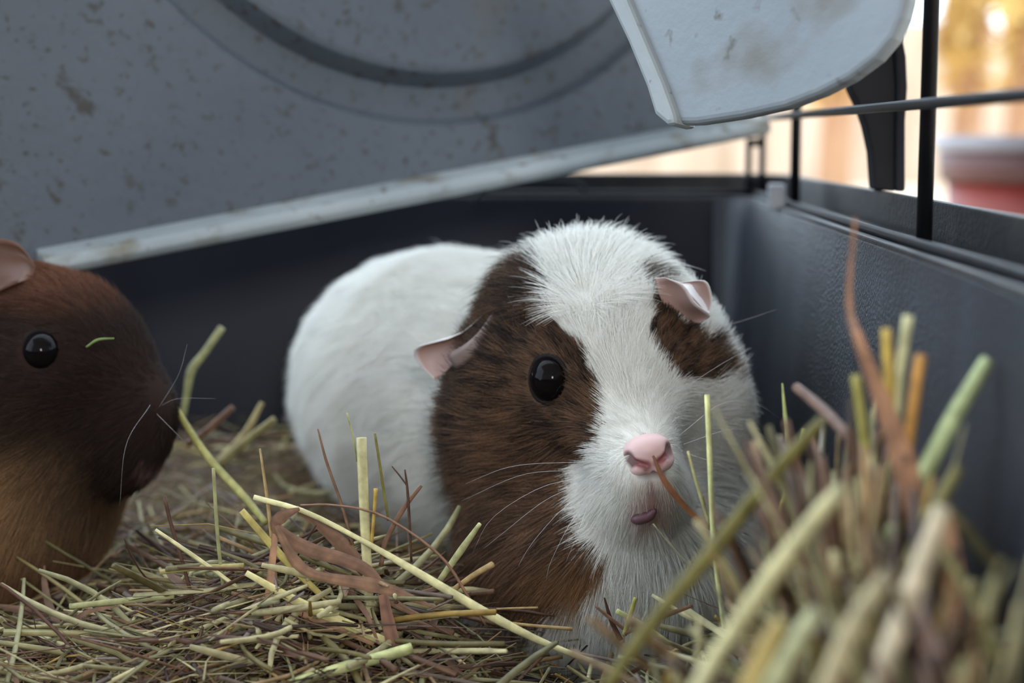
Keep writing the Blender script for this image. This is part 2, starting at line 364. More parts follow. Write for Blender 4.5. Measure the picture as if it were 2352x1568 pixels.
# ------------------------------------------------------------------ implicit bodies
def sd_ell(P, c, R, r):
    q = (P-c) @ np.asarray(R).T; r = np.asarray(r)
    k0 = np.linalg.norm(q/r, axis=-1); k1 = np.linalg.norm(q/(r*r), axis=-1)+1e-9
    return k0*(k0-1.0)/k1
def sd_cone(P, a, b, ra, rb):
    ab = b-a; t = np.clip(((P-a) @ ab)/(ab @ ab), 0, 1)
    return np.linalg.norm(P-a-t[..., None]*ab, axis=-1)-(ra+(rb-ra)*t)
def smin(a, b, k):
    h = np.clip(0.5+0.5*(b-a)/k, 0, 1)
    return b*(1-h)+a*h-k*h*(1-h)
def surface_nets(f, lo, hi, h):
    lo = np.asarray(lo); n = np.ceil((np.asarray(hi)-lo)/h).astype(int)+1
    ax = [lo[i]+h*np.arange(n[i]) for i in range(3)]
    G = np.stack(np.meshgrid(*ax, indexing='ij'), -1)
    Fv = np.empty(n)
    for i in range(n[0]): Fv[i] = f(G[i].reshape(-1, 3)).reshape(n[1], n[2])
    S = Fv < 0
    c = n-1; acc = np.zeros((*c, 3)); cnt = np.zeros(c)
    offs = [(i, j, k) for i in (0, 1) for j in (0, 1) for k in (0, 1)]
    sl = lambda o: tuple(slice(o[d], o[d]+c[d]) for d in range(3))
    for o in offs:
        for d in range(3):
            if o[d]: continue
            p = list(o); p[d] = 1
            a, b = Fv[sl(o)], Fv[sl(p)]; cr = (a < 0) != (b < 0)
            t = np.where(cr, a/(a-b+1e-30), 0)
            for e in range(3): acc[..., e] += np.where(cr, o[e]+(t if e == d else 0), 0)
            cnt += cr
    idx = -np.ones(c, int); act = cnt > 0; ii = np.argwhere(act); idx[act] = np.arange(len(ii))
    V = lo+h*(ii+acc[act]/cnt[act][:, None]); Q = []
    for d in range(3):
        e1, e2 = (d+1) % 3, (d+2) % 3
        a = [slice(None)]*3; b = [slice(None)]*3; a[d] = slice(0, -1); b[d] = slice(1, None)
        cr = S[tuple(a)] != S[tuple(b)]; e = np.argwhere(cr); s = S[tuple(a)][cr]
        ok = (e[:, e1] > 0) & (e[:, e2] > 0) & (e[:, e1] < c[e1]) & (e[:, e2] < c[e2]); e = e[ok]; s = s[ok]
        def cell(da, db):
            q = e.copy(); q[:, e1] += da; q[:, e2] += db; return idx[q[:, 0], q[:, 1], q[:, 2]]
        q = np.stack([cell(-1, -1), cell(0, -1), cell(0, 0), cell(-1, 0)], 1)
        q[~s] = q[~s][:, ::-1]; Q.append(q)
    return V, np.vstack(Q)
def grad(f, P, e=0.0006):
    g = np.stack([f(P+np.eye(3)[i]*e)-f(P-np.eye(3)[i]*e) for i in range(3)], -1)
    return g/(np.linalg.norm(g, axis=1)[:, None]+1e-9)
def march(f, px, py, t0=0.25):
    d = norm(ray(px, py)); t = t0; best = (1e9, t0)
    for _ in range(120):
        v = f((CAMLOC+d*t)[None])[0]
        if v < best[0]: best = (v, t)
        if v < 0.00015 or t > 0.9: break
        t += max(v*0.7, 0.0003)
    return CAMLOC+d*(t if v < 0.00015 else best[1])
def in_poly(q, poly):
    x, y = q[:, 0], q[:, 1]; r = np.zeros(len(q), bool); n = len(poly)
    for i in range(n):
        x1, y1 = poly[i]; x2, y2 = poly[(i+1) % n]
        c = (y1 > y) != (y2 > y)
        r ^= c & (x < (x2-x1)*(y-y1)/((y2-y1)+1e-12)+x1)
    return r
_K = rng.normal(size=(24, 3)); _PH = rng.uniform(0, 6.28, 24)
def wob(P, freq, k0=0):
    """cheap smooth noise, three channels"""
    o = np.zeros((len(P), 3))
    for c in range(3):
        for j in range(4):
            q = (k0+c*4+j) % 24; o[:, c] += np.sin(P @ _K[q]*freq+_PH[q])
    return o/2.0

def make_fur(name, V, Q, f, parent, N, dens, flow, length, lift, color, width=0.00005, nk=5, seed=1):
    r = np.random.default_rng(seed)
    tri = np.vstack([Q[:, [0, 1, 2]], Q[:, [0, 2, 3]]])
    a, b, c = V[tri[:, 0]], V[tri[:, 1]], V[tri[:, 2]]
    ar = np.linalg.norm(np.cross(b-a, c-a), axis=1)*dens((a+b+c)/3)
    t = r.choice(len(tri), N, p=ar/ar.sum()); u = r.random((N, 2)); fl = u.sum(1) > 1; u[fl] = 1-u[fl]
    P = a[t]+(b-a)[t]*u[:, :1]+(c-a)[t]*u[:, 1:]
    nrm = grad(f, P)
    T = flow(P); T = T+0.22*wob(P, 260, 3)+0.10*wob(P, 900, 9)+0.12*r.normal(size=(N, 3))
    T -= (T*nrm).sum(1)[:, None]*nrm; T /= np.linalg.norm(T, axis=1)[:, None]+1e-9
    Ln = length(P)*r.uniform(0.65, 1.15, N)*np.where(r.random(N) < 0.04, 1.3, 1.0); Lf = np.clip(lift(P)+0.10*r.normal(size=N)+0.08*wob(P, 300, 1)[:, 0], 0.03, 1.4)
    K = np.empty((N, nk, 3), np.float32); s = np.linspace(0, 1, nk)
    for k, x in enumerate(s):
        ang = Lf*1.25
        # direction starts at the lift angle and bends down to the lie of the coat
        hh = np.sin(ang)*(x-0.42*x*x); tt = np.cos(ang)*x+0.15*x*x
        K[:, k] = P+Ln[:, None]*(nrm*hh[:, None]+T*tt[:, None])+np.array([0, 0, -1])*(Ln*0.10*x*x)[:, None]
    cv = bpy.data.hair_curves.new(name); cv.add_curves([nk]*N)
    cv.points.foreach_set('position', K.reshape(-1))
    ra = cv.attributes.get('radius') or cv.attributes.new('radius', 'FLOAT', 'POINT')
    prof = np.array([1.0, 1.0, 0.85, 0.6, 0.16])[:nk] if nk == 5 else np.linspace(1, 0.15, nk)
    wv = width*r.uniform(0.75, 1.25, N)
    ra.data.foreach_set('value', (wv[:, None]*prof[None]).astype(np.float32).ravel())
    ca = cv.attributes.new('col', 'FLOAT_COLOR', 'CURVE'); C = color(P, r)
    ca.data.foreach_set('color', np.hstack([C, np.ones((N, 1))]).astype(np.float32).ravel())
    cv.materials.append(M['fur'])
    o = bpy.data.objects.new(name, cv); COL.objects.link(o); o.parent = parent
    o.location = -Vector(parent_origin(parent)); o['kind'] = 'stuff'
    return o
def loft_ear(name, base, edge, cup, thick, mat, parent, col_in, col_out, nu=14, nv=10):
    """cupped petal between a base curve and a free edge curve; cup = offset vector at the middle"""
    Bs = smooth_path(base, nu); Es = smooth_path(edge, nu); V = []; C = []
    for layer in (0, 1):
        for i in range(nu):
            for j in range(nv):
                t = j/(nv-1); w = math.sin(math.pi*i/(nu-1))**0.7
                p = Bs[i]*(1-t)+Es[i]*t+np.asarray(cup)*math.sin(math.pi*min(t, 1)*0.85)*w
                V.append(p+(np.asarray(thick) if layer else 0)*(0.25+0.75*w)*(1-0.7*t**3)); C.append(col_out if (layer or t > 0.93) else col_in)
    F = []; m = nu*nv
    for i in range(nu-1):
        for j in range(nv-1):
            q = (i*nv+j, i*nv+j+1, (i+1)*nv+j+1, (i+1)*nv+j); F.append(q); F.append(tuple(m+x for x in q[::-1]))
    for i in range(nu-1):
        for j in (0, nv-1): F.append((i*nv+j, (i+1)*nv+j, m+(i+1)*nv+j, m+i*nv+j))
    for j in range(nv-1):
        for i in (0, nu-1): F.append((i*nv+j, i*nv+j+1, m+i*nv+j+1, m+i*nv+j))
    o = mesh_obj(name, V, F, mat, parent, True, np.array(C)); fix_normals(o); return o
def ball(c, R, r, nu=28, nv=20):
    V = []; F = []
    for i in range(nv+1):
        t = math.pi*i/nv
        for k in range(nu):
            a = 2*math.pi*k/nu; q = np.array([math.sin(t)*math.cos(a), math.sin(t)*math.sin(a), math.cos(t)])*r
            V.append(c+np.asarray(R).T @ q)
    for i in range(nv):
        for k in range(nu): F.append((i*nu+k, (i+1)*nu+k, (i+1)*nu+(k+1) % nu, i*nu+(k+1) % nu))
    return V, F
MM = 0.001

# ------------------------------------------------------------------ white and brown guinea pig
def frame(yaw, pitch, roll):
    F0 = np.array([math.sin(yaw), -math.cos(yaw), 0]); S0 = np.array([math.cos(yaw), math.sin(yaw), 0]); Z = np.array([0, 0, 1.0])
    Fv = math.cos(pitch)*F0-math.sin(pitch)*Z; U = math.cos(pitch)*Z+math.sin(pitch)*F0
    S = math.cos(roll)*S0+math.sin(roll)*U; U = math.cos(roll)*U-math.sin(roll)*S0
    return np.array([Fv, S, U])
E1 = at(1392, 842, 0.440); R1 = frame(math.radians(11), math.radians(8), math.radians(12))
def h1(f, s, u): return E1+(np.array([f, s, u])*MM) @ R1
ID = np.eye(3)
bx = norm([-0.55, 0.83, 0]); RB1 = np.array([bx, np.cross([0, 0, 1], bx), [0, 0, 1]])
BODY1 = at(1058, 912, 0.575)
def f1(P):
    d = sd_ell(P, h1(-24, 0, 0), R1, np.array([36, 32, 27])*MM)
    d = smin(d, sd_ell(P, h1(-24, -22, -24), R1, np.array([26, 24, 32])*MM), 0.014)
    d = smin(d, sd_ell(P, h1(-24, 20, -24), R1, np.array([26, 22, 32])*MM), 0.014)
    d = smin(d, sd_cone(P, h1(-8, 0, -9), h1(27, 0, -20), 0.021, 0.0095), 0.012)
    d = smin(d, sd_ell(P, h1(21, 0, -29), R1, np.array([12, 12.5, 10])*MM), 0.007)
    d = smin(d, sd_ell(P, h1(11, 0, -42), R1, np.array([12, 10, 7.5])*MM), 0.004)
    d = smin(d, sd_ell(P, h1(-22, -3, -50), R1, np.array([26, 36, 22])*MM), 0.014)
    for s_ in (-1, 1):
        d = -smin(-d, sd_cone(P, h1(31, 0, -36.0), h1(16, s_*12, -39.5), 0.0013, 0.0008), 0.003)
    d = smin(d, sd_ell(P, at(1405, 1290, 0.455), ID, np.array([41, 38, 37])*MM), 0.012)
    d = smin(d, sd_ell(P, at(1250, 930, 0.53), ID, np.array([48, 50, 46])*MM), 0.02)
    d = smin(d, sd_ell(P, BODY1, RB1, np.array([92, 50, 52])*MM), 0.02)
    return d
gp = empty('guinea_pig', (float(BODY1[0]), float(BODY1[1]), ZF+0.02), 'white guinea pig with brown face patches and a pink nose sitting in the hay', 'guinea pig')
V1, Q1 = surface_nets(f1, BODY1-np.array([0.13, 0.0, 0.085])-np.array([0, 0.20, 0]), BODY1+np.array([0.16, 0.13, 0.085]), 0.0020)
WHITE, DARK, BROWN, TAN, PINK = np.array(srgb(240, 239, 234)), np.array(srgb(34, 28, 27)), np.array(srgb(136, 104, 80)), np.array(srgb(184, 138, 94)), np.array(srgb(222, 178, 172))
LPX = [(1175, 588), (1240, 612), (1275, 665), (1280, 735), (1316, 772), (1352, 820), (1372, 900), (1385, 960), (1372, 1015), (1322, 1060), (1308, 1110), (1322, 1165), (1338, 1215), (1352, 1248), (1412, 1272), (1392, 1325), (1330, 1372), (1245, 1392), (1150, 1368), (1082, 1305), (1030, 1205), (1003, 1100), (985, 985), (988, 890), (1012, 850), (1058, 765), (1080, 690), (1108, 640), (1145, 600)]
RPX = [(1445, 622), (1500, 640), (1545, 700), (1600, 740), (1640, 795), (1682, 868), (1640, 884), (1560, 868), (1524, 842), (1504, 770), (1500, 712), (1465, 662)]
def to_head(P, E, R): return (P-E) @ R.T
# the coat pattern is laid out on the face as seen from a point straight ahead of the muzzle (head coordinates)
PFACE = to_head(CAMLOC[None], E1, R1)[0]
def face_uv(q): d = q-PFACE; return d[:, 1:]/d[:, :1]
LP1 = np.array([face_uv(to_head(at(*p, 0.45)[None], E1, R1))[0] for p in LPX]); RP1 = np.array([face_uv(to_head(at(*p, 0.45)[None], E1, R1))[0] for p in RPX])
def paint1(P):
    q = to_head(P, E1, R1); q2 = face_uv(q)+0.0028*wob(P, 500, 2)[:, :2]
    front = q[:, 0] > np.where(q[:, 2] > 0.0, -0.058, -0.050)
    L = in_poly(q2, LP1) & front; Rr = in_poly(q2, RP1) & front
    return L, Rr, q
def sstep(a, b, t): t = np.clip((t-a)/(b-a), 0, 1); return t*t*(3-2*t)
def mix(a, b, t): return a*(1-t)+b*t
def coat1(P, r=None):
    n_ = len(P); L, Rr, q = paint1(P); br = L | Rr
    C = np.tile(WHITE, (n_, 1))
    t = np.full(n_, 0.42) if r is None else np.clip(r.beta(0.8, 1.1, n_)+0.22*wob(P, 420, 5)[:, 0]+0.30*wob(P, 1500, 8)[:, 1], 0, 1)
    # cheek is more ginger low down, darker on the crown
    t = np.clip(t+np.clip((-q[:, 2]-0.010)*6, -0.25, 0.12), 0, 1)
    Cb = mix(DARK, BROWN, t[:, None])
    tb = np.clip(1-np.abs(q[:, 2]+0.049+0.10*(q[:, 1]+0.012))/0.009, 0, 1)*np.clip((q[:, 1]+0.036)/0.02, 0, 1)
    Cb = mix(Cb, TAN, (tb*0.9)[:, None])
    C[br] = Cb[br]
    # pink muzzle round nose and mouth
    nz = np.linalg.norm((to_head(P, E1, R1)-np.array([0.033, 0, -0.029]))/np.array([1.3, 0.8, 1.2]), axis=1); pk = np.clip(1-(nz-0.0035)/0.006, 0, 1)*0.5
    C = mix(C, PINK, (pk*(~br))[:, None])
    ph = (np.abs(q[:, 1]) < 0.0010) & (q[:, 2] < -0.022) & (q[:, 2] > -0.035) & (q[:, 0] > 0.02); C[ph] = C[ph]*0.4+0.6*np.array(srgb(206, 160, 156))
    if r is not None: C = C*r.uniform(0.88, 1.05, (n_, 1))
    return np.clip(C, 0, 1)
NOSE1 = march(f1, 1492, 1045)
skin1 = coat1(V1)*0.8; skin1 = mix(skin1, np.array(srgb(92, 58, 60)), (np.linalg.norm(V1-NOSE1, axis=1) < 0.0062)[:, None]*0.9)
o = mesh_obj('body', V1, Q1, M['skin'], gp, True, skin1); o['label'] = 'white body with brown patches on both sides of the face'
EYE1 = march(f1, 1256, 872); e_n = grad(f1, EYE1[None])[0]; EYC1 = EYE1-e_n*0.0022
q = to_head(EYC1[None], E1, R1)[0]; EYC1b = E1+np.array([q[0]-0.0055, -q[1]-0.0005, q[2]]) @ R1
CR1 = march(f1, 1342, 700)
def dens1(c):
    d = np.ones(len(c))
    for e in (EYC1, EYC1b): d[np.linalg.norm(c-e, axis=1) < 0.0066] = 0
    d[np.linalg.norm((c-NOSE1+R1[2]*0.0016)/np.array([1.25, 1, 1]), axis=1) < 0.0052] = 0
    q = to_head(c, E1, R1); d[(np.abs(q[:, 1]) < 0.0005) & (q[:, 2] < -0.022) & (q[:, 2] > -0.034) & (q[:, 0] > 0.02)] = 0
    d = d*np.where(q[:, 0] > -0.055, 2.2, 1.0)*np.where(c[:, 2] < ZF+0.024, 0.15, 1.0)
    return d
def flow1(P):
    q = to_head(P, E1, R1)
    T = P-NOSE1; T /= np.linalg.norm(T, axis=1)[:, None]
    body = np.clip((-q[:, 0]-0.045)/0.03, 0, 1)[:, None]
    T = mix(T, bx+np.array([0, 0, -0.35]), body)
    # throat and chest lie downwards
    low = np.clip((-q[:, 2]-0.045)/0.02, 0, 1)[:, None]*(1-body)
    T = mix(T, np.array([0, 0.2, -1.0]), low*0.8)
    # crest fans up from a point between the ears
    d = P-CR1; above = ((q[:, 2] > to_head(CR1[None], E1, R1)[0, 2]-0.001) & (np.linalg.norm(d, axis=1) < 0.04) & (q[:, 0] > -0.06))
    T[above] = d[above]/(np.linalg.norm(d[above], axis=1)[:, None]+0.002)*1.2
    return T
def len1(P):
    dn = np.linalg.norm(P-NOSE1, axis=1); q = to_head(P, E1, R1)
    L = 0.0024+np.clip((dn-0.006)/0.012, 0, 1)*0.0022+np.clip((dn-0.015)/0.05, 0, 1)*0.0065
    L = L+0.007*np.clip((q[:, 2]-0.018)/0.012, 0, 1)+0.003*np.clip((-q[:, 2]-0.03)/0.02, 0, 1)
    for e in (EYC1, EYC1b):
        de = np.linalg.norm(P-e, axis=1); L = np.where(de < 0.014, np.minimum(L, 0.0024+np.clip(de-0.007, 0, 1)*0.35), L)
    return L
def lift1(P):
    q = to_head(P, E1, R1)
    return 0.32+0.45*np.clip((q[:, 2]-0.016)/0.012, 0, 1)*(q[:, 0] > -0.06)
make_fur('fur', V1, Q1, f1, gp, 210000, dens1, flow1, len1, lift1, coat1, 0.000055, seed=11)
# eyes
def eye(c, nrm, r, parent, lid=1.0):
    z = norm(nrm); x = norm(np.cross([0, 0, 1], z)); RR = np.array([x, np.cross(z, x), z])
    V, F = ball(c, RR, np.array([r, r*1.06, r])); e = mesh_obj('eye', V, F, M['eye'], parent, True)
    P = [c+RR.T @ np.array([math.cos(a)*r*1.0, math.sin(a)*r*1.08, r*0.22]) for a in np.linspace(0, 2*math.pi, 25)]
    V, F = sweep(P, 0.0008*lid, 0.0007*lid, m=6, up=z, cap=False); mesh_obj('eyelid', V, F, M['lid'], e, True)
    return e
eye(EYC1, e_n, 0.0060, gp)
eye(EYC1b, grad(f1, EYC1b[None]+0.003)[0], 0.0060, gp)
# nose pad with slanting nostrils
def make_nose(c, Rn, parent, k=1.0, tint=(212, 178, 177)):
    c = c-Rn[0]*0.0008
    def fn(P):
        q = ((P-c) @ Rn.T)/k
        I = np.eye(3); d = sd_ell(q, np.array([-1.5, 0, 0.5])*MM, I, np.array([3.7, 5.4, 3.5])*MM)
        d = smin(d, sd_ell(q, np.array([-1.2, -2.3, -2.2])*MM, I, np.array([3.9, 3.3, 2.7])*MM), 0.0015)
        d = smin(d, sd_ell(q, np.array([-1.2, 2.3, -2.2])*MM, I, np.array([3.9, 3.3, 2.7])*MM), 0.0015)
        d = smin(d, sd_cone(q, np.array([0.2, 0, -3])*MM, np.array([-1.8, 0, -9])*MM, 0.0017, 0.0012), 0.0015)
        for s in (-1, 1):
            n1 = sd_cone(q, np.array([2.6, s*1.3, -1.5])*MM, np.array([0.8, s*4.6, -0.2])*MM, 0.00035, 0.0008)
            d = -smin(-d, n1, 0.0006)
            n2 = sd_ell(q, np.array([1.2, s*4.7, 0.0])*MM, I, np.array([2.2, 1.1, 1.9])*MM)
            d = -smin(-d, n2, 0.0006)
        gr = sd_cone(q, np.array([3.2, 0, -0.8])*MM, np.array([0.6, 0, -9])*MM, 0.0005, 0.0005)
        return -smin(-d, gr, 0.0006)
    V, Q = surface_nets(fn, c-0.0125*k, c+0.0125*k, 0.00042*k)
    q = ((V-c) @ Rn.T)/k; C = np.tile(np.array(srgb(*tint)), (len(V), 1))
    for s in (-1, 1):
        w = np.clip(1-(np.linalg.norm((q-np.array([1.0, s*4.8, 0.0])*MM)/np.array([2.6, 1.3, 2.1])/MM, axis=1)-0.7)/0.5, 0, 1)
        C = mix(C, np.array(srgb(70, 52, 58)), w[:, None]*0.9)
        a, b = np.array([2.4, s*1.3, -1.5])*MM, np.array([0.8, s*4.4, -0.3])*MM
        w = np.clip(1-(sd_cone(q, a, b, 0, 0)-0.0007)/0.0008, 0, 1); C = mix(C, np.array(srgb(128, 62, 62)), w[:, None]*0.9)
    o = mesh_obj('nose', V, Q, M['bare'], parent, True, C); o['label'] = 'bare nose with slanting nostrils'
    return o
make_nose(NOSE1, R1, gp, 1.18)
# lower lip of the slightly open mouth
mp_ = [march(f1, x, y)+R1[0]*0.0012 for x, y in ((1447, 1190), (1468, 1187), (1490, 1180), (1503, 1166))]
V, F = sweep(smooth_path(mp_, 12), np.array([0.4, 1.0, 1.3, 1.4, 1.4, 1.4, 1.4, 1.3, 1.2, 1.0, 0.8, 0.4])*0.0011, m=8)
o = mesh_obj('lip', V, F, M['bare'], gp, True, np.array(srgb(104, 72, 80))); o['label'] = 'dark pink lower lip'
# ears
PK_IN, PK_OUT = np.array(srgb(158, 128, 120)), np.array(srgb(216, 208, 206))
bk = np.array([0, 0.006, 0.0])
loft_ear('ear', [at(1150, 700, 0.458), at(1105, 765, 0.452), at(1060, 820, 0.452), at(1010, 866, 0.458)],
         [at(1128, 705, 0.452), at(1050, 772, 0.452), at(952, 803, 0.462), at(962, 842, 0.463), at(1000, 872, 0.460)], bk, (0.0004, 0.0016, 0.0008), M['bare'], gp, PK_IN, PK_OUT)['label'] = 'small folded ear, pink inside'
V, F = sweep(smooth_path([at(1138, 722, 0.449), at(1110, 770, 0.447), at(1078, 805, 0.446), at(1040, 832, 0.449)], 12), np.linspace(0.0012, 0.0030, 12), 0.0008, m=8)
mesh_obj('ear_fold', V, F, M['bare'], gp, True, np.array(srgb(120, 104, 100)))
ye = march(f1, 1535, 690)[1]-0.006
loft_ear('ear', [at(1505, 640, ye+0.004), at(1515, 680, ye+0.003), at(1540, 715, ye+0.004), at(1590, 740, ye+0.008)],
         [at(1530, 638, ye), at(1572, 655, ye-0.002), at(1598, 695, ye-0.002), at(1632, 724, ye+0.002), at(1604, 742, ye+0.006)], (0, 0.004, -0.001), (0.0004, 0.0014, 0.0008), M['bare'], gp, PK_IN, PK_OUT)['label'] = 'small pink ear seen edge-on'
loft_ear('ear_tip', [at(1560, 652, ye+0.003), at(1585, 680, ye+0.001), at(1625, 722, ye+0.004)], [at(1572, 648, ye+0.005), at(1622, 648, ye+0.008), at(1636, 690, ye+0.008), at(1628, 722, ye+0.005)], (0, 0.003, 0), (0.0003, 0.0012, 0.0006), M['bare'], gp, PK_IN, PK_OUT)
# whiskers
WM = noise_mat('whisker', srgb(225, 225, 230), srgb(240, 240, 245), 100, 0.3)
def whisk(parent, path, w=0.00005):
    V, F = sweep(smooth_path(path, 12), np.linspace(w, w*0.35, 12), m=4); mesh_obj('whisker', V, F, WM, parent, True)
for pts in ([(1345, 1095, .410), (1240, 1120, .405), (1130, 1190, .41), (1085, 1270, .415)], [(1335, 1110, .410), (1250, 1150, .402), (1160, 1220, .405), (1110, 1260, .41)],
            [(1340, 1130, .410), (1280, 1180, .400), (1220, 1250, .40), (1190, 1300, .40)], [(1345, 1150, .410), (1305, 1210, .400), (1265, 1290, .40), (1255, 1330, .40)],
            [(1330, 1080, .412), (1200, 1090, .41), (1060, 1150, .42)], [(1350, 1160, .41), (1325, 1230, .40), (1300, 1290, .40)], [(1340, 1060, .412), (1180, 1070, .41), (1070, 1110, .42)],
            [(1560, 1000, .42), (1660, 925, .42), (1740, 930, .43), (1790, 960, .44)], [(1570, 1020, .42), (1680, 985, .42), (1750, 1000, .43), (1792, 1040, .44)],
            [(1575, 1040, .42), (1660, 1070, .42), (1760, 1120, .43)], [(1640, 752, .462), (1700, 738, .46), (1784, 710, .46)], [(1550, 905, .43), (1650, 840, .43), (1720, 800, .44)]):
    whisk(gp, [at(*p) for p in pts])
print('pig1 verts', len(V1))

# ------------------------------------------------------------------ brown guinea pig at the left edge
E2 = at(93, 803, 0.452); yw = math.radians(72); R2 = frame(yw, math.radians(4), math.radians(0))      # forward, side (away from camera), up
MID2 = E2+R2[1]*0.0165
def h2(f, s, u): return MID2+(np.array([f, s, u])*MM) @ R2
BODY2 = at(-340, 1075, 0.475)
def f2(P):
    d = sd_ell(P, h2(-14, 0, -4), R2, np.array([36, 24, 24])*MM)
    d = smin(d, sd_cone(P, h2(-4, 0, -10), h2(20, 0, -18), 0.022, 0.0135), 0.012)
    d = smin(d, sd_ell(P, h2(15, 0, -29), R2, np.array([14, 13, 13])*MM), 0.008)
    d = smin(d, sd_ell(P, h2(-20, -10, -26), R2, np.array([27, 22, 27])*MM), 0.014)
    d = smin(d, sd_ell(P, h2(-20, 12, -26), R2, np.array([27, 22, 27])*MM), 0.014)
    d = smin(d, sd_ell(P, h2(-22, 0, -48), R2, np.array([28, 32, 24])*MM), 0.014)
    d = smin(d, sd_ell(P, at(-60, 1230, 0.475), ID, np.array([30, 38, 36])*MM), 0.014)
    d = smin(d, sd_ell(P, BODY2, ID, np.array([72, 48, 46])*MM), 0.022)
    return d
gp2 = empty('guinea_pig', (float(BODY2[0]), float(BODY2[1]), ZF+0.02), 'dark brown guinea pig with a ginger cheek in profile beside the white one', 'guinea pig')
V2, Q2 = surface_nets(f2, BODY2-np.array([0.09, 0.10, 0.085]), BODY2+np.array([0.16, 0.09, 0.085]), 0.0022)
DK2, RD2, TN2 = np.array(srgb(46, 32, 27)), np.array(srgb(122, 80, 58)), np.array(srgb(196, 156, 114))
def coat2(P, r=None):
    n_ = len(P); q = to_head(P, MID2, R2)
    low = sstep(0.010, 0.040, -q[:, 2]-0.25*np.clip(q[:, 0], -0.02, 1)+0.004*wob(P, 120, 7)[:, 0])*sstep(0.020, -0.012, q[:, 0])
    top = np.clip((q[:, 2]-0.008)/0.010, 0, 1)
    C = np.tile(DK2, (n_, 1)); C = mix(C, RD2, (top*0.85)[:, None]); C = mix(C, TN2, low[:, None])
    far = np.clip((-q[:, 2]-0.052)/0.014, 0, 1); C = mix(C, RD2*0.8, (far*0.8)[:, None])
    pk = np.clip(1-np.abs(q[:, 0]-0.026+0.35*(q[:, 2]+0.026))/0.0018, 0, 1)*(np.abs(q[:, 1]) < 0.007)*(q[:, 2] < -0.020)*(q[:, 2] > -0.036); C = mix(C, PINK, (pk*0.2)[:, None])
    if r is not None: C = C*np.clip(r.normal(1.0, 0.28, (n_, 1)), 0.4, 1.7)
    return np.clip(C, 0, 1)
mesh_obj('body', V2, Q2, M['skin'], gp2, True, coat2(V2)*0.8)
EC2 = march(f2, 93, 803); en2 = grad(f2, EC2[None])[0]; EC2 = EC2-en2*0.0022
eye(EC2, en2, 0.0054, gp2)
NOSE2 = march(f2, 372, 905)
def dens2(c):
    d = np.ones(len(c)); d[np.linalg.norm(c-EC2, axis=1) < 0.0060] = 0
    d[np.linalg.norm(c-NOSE2, axis=1) < 0.004] = 0
    return d*np.where(c[:, 2] < ZF+0.024, 0.15, 1.0)*np.where(to_head(c, MID2, R2)[:, 0] > -0.06, 2, 1)
def flow2(P):
    q = to_head(P, MID2, R2); T = P-NOSE2; T /= np.linalg.norm(T, axis=1)[:, None]
    low = np.clip((-q[:, 2]-0.03)/0.02, 0, 1)[:, None]
    return mix(T, np.array([-0.55, 0, -0.85]), low*0.7)
def len2(P):
    dn = np.linalg.norm(P-NOSE2, axis=1); L = 0.0025+np.clip((dn-0.006)/0.06, 0, 1)*0.0095
    de = np.linalg.norm(P-EC2, axis=1); return np.where(de < 0.014, np.minimum(L, 0.0024+np.clip(de-0.007, 0, 1)*0.35), L)
make_fur('fur', V2, Q2, f2, gp2, 90000, dens2, flow2, len2, lambda P: np.full(len(P), 0.28), coat2, 0.00006, seed=12)
make_nose(NOSE2-R2[0]*0.002, R2, gp2, 0.7, (84, 60, 56))
loft_ear('ear', [at(75, 640, 0.462), at(30, 655, 0.455), at(-20, 680, 0.455)], [at(80, 610, 0.465), at(30, 560, 0.462), at(-40, 560, 0.462), at(-60, 660, 0.458)], (0, 0.005, 0), (0.0003, 0.0014, 0.0006), M['bare'], gp2, np.array(srgb(84, 56, 44)), np.array(srgb(100, 66, 48)))
for pts in ([(365, 935, .437), (410, 860, .43), (430, 790, .43)], [(372, 930, .437), (410, 915, .43), (495, 915, .43)], [(360, 950, .437), (395, 985, .43), (420, 1010, .43)], [(345, 930, .43), (290, 1020, .42), (275, 1160, .42)]):
    whisk(gp2, [at(*p) for p in pts], 0.000028)

# ------------------------------------------------------------------ hay
def G2(x, y, cx, cy, sx, sy): return np.exp(-((x-cx)/sx)**2-((y-cy)/sy)**2)
def sstep(a, b, t): t = np.clip((t-a)/(b-a), 0, 1); return t*t*(3-2*t)
def H(x, y):
    z = -0.139+0.026*G2(x, y, -0.071, 0.415, 0.038, 0.034)-0.012*G2(x, y, 0.012, 0.42, 0.040, 0.07)
    z = z+0.010*sstep(-0.06, -0.10, x)*sstep(0.44, 0.50, y)
    z = z+0.018*sstep(0.03, 0.07, x)*sstep(0.36, 0.40, y)+0.006*sstep(0.55, 0.62, y)
    z = z+0.062*G2(x, y, 0.062, 0.27, 0.030, 0.075)
    return CZ+z-0.012*sstep(0.36, 0.30, y)*(x < 0.02)
bedding_mat = noise_mat('hay_chaff', srgb(62, 48, 34), srgb(110, 88, 58), 160, 0.9, 0.8, 500, detail=6)
nx, ny = 90, 90; gx = np.linspace(-0.60, XW-0.008, nx); gy = np.linspace(-0.08, YB-0.010, ny)
XX, YY = np.meshgrid(gx, gy, indexing='ij'); ZZ = H(XX, YY)-0.010+0.002*np.sin(XX*310+np.sin(YY*170))*np.sin(YY*270)
V = np.stack([XX, YY, ZZ], -1).reshape(-1, 3); F = [(i*ny+j, (i+1)*ny+j, (i+1)*ny+j+1, i*ny+j+1) for i in range(nx-1) for j in range(ny-1)]
Vb = V.copy(); Vb[:, 2] = ZF+0.0002; n_ = len(V); F += [(n_+f[3], n_+f[2], n_+f[1], n_+f[0]) for f in F]
edge = [(i, 0) for i in range(nx)]+[(nx-1, j) for j in range(1, ny)]+[(i, ny-1) for i in range(nx-2, -1, -1)]+[(0, j) for j in range(ny-2, 0, -1)]
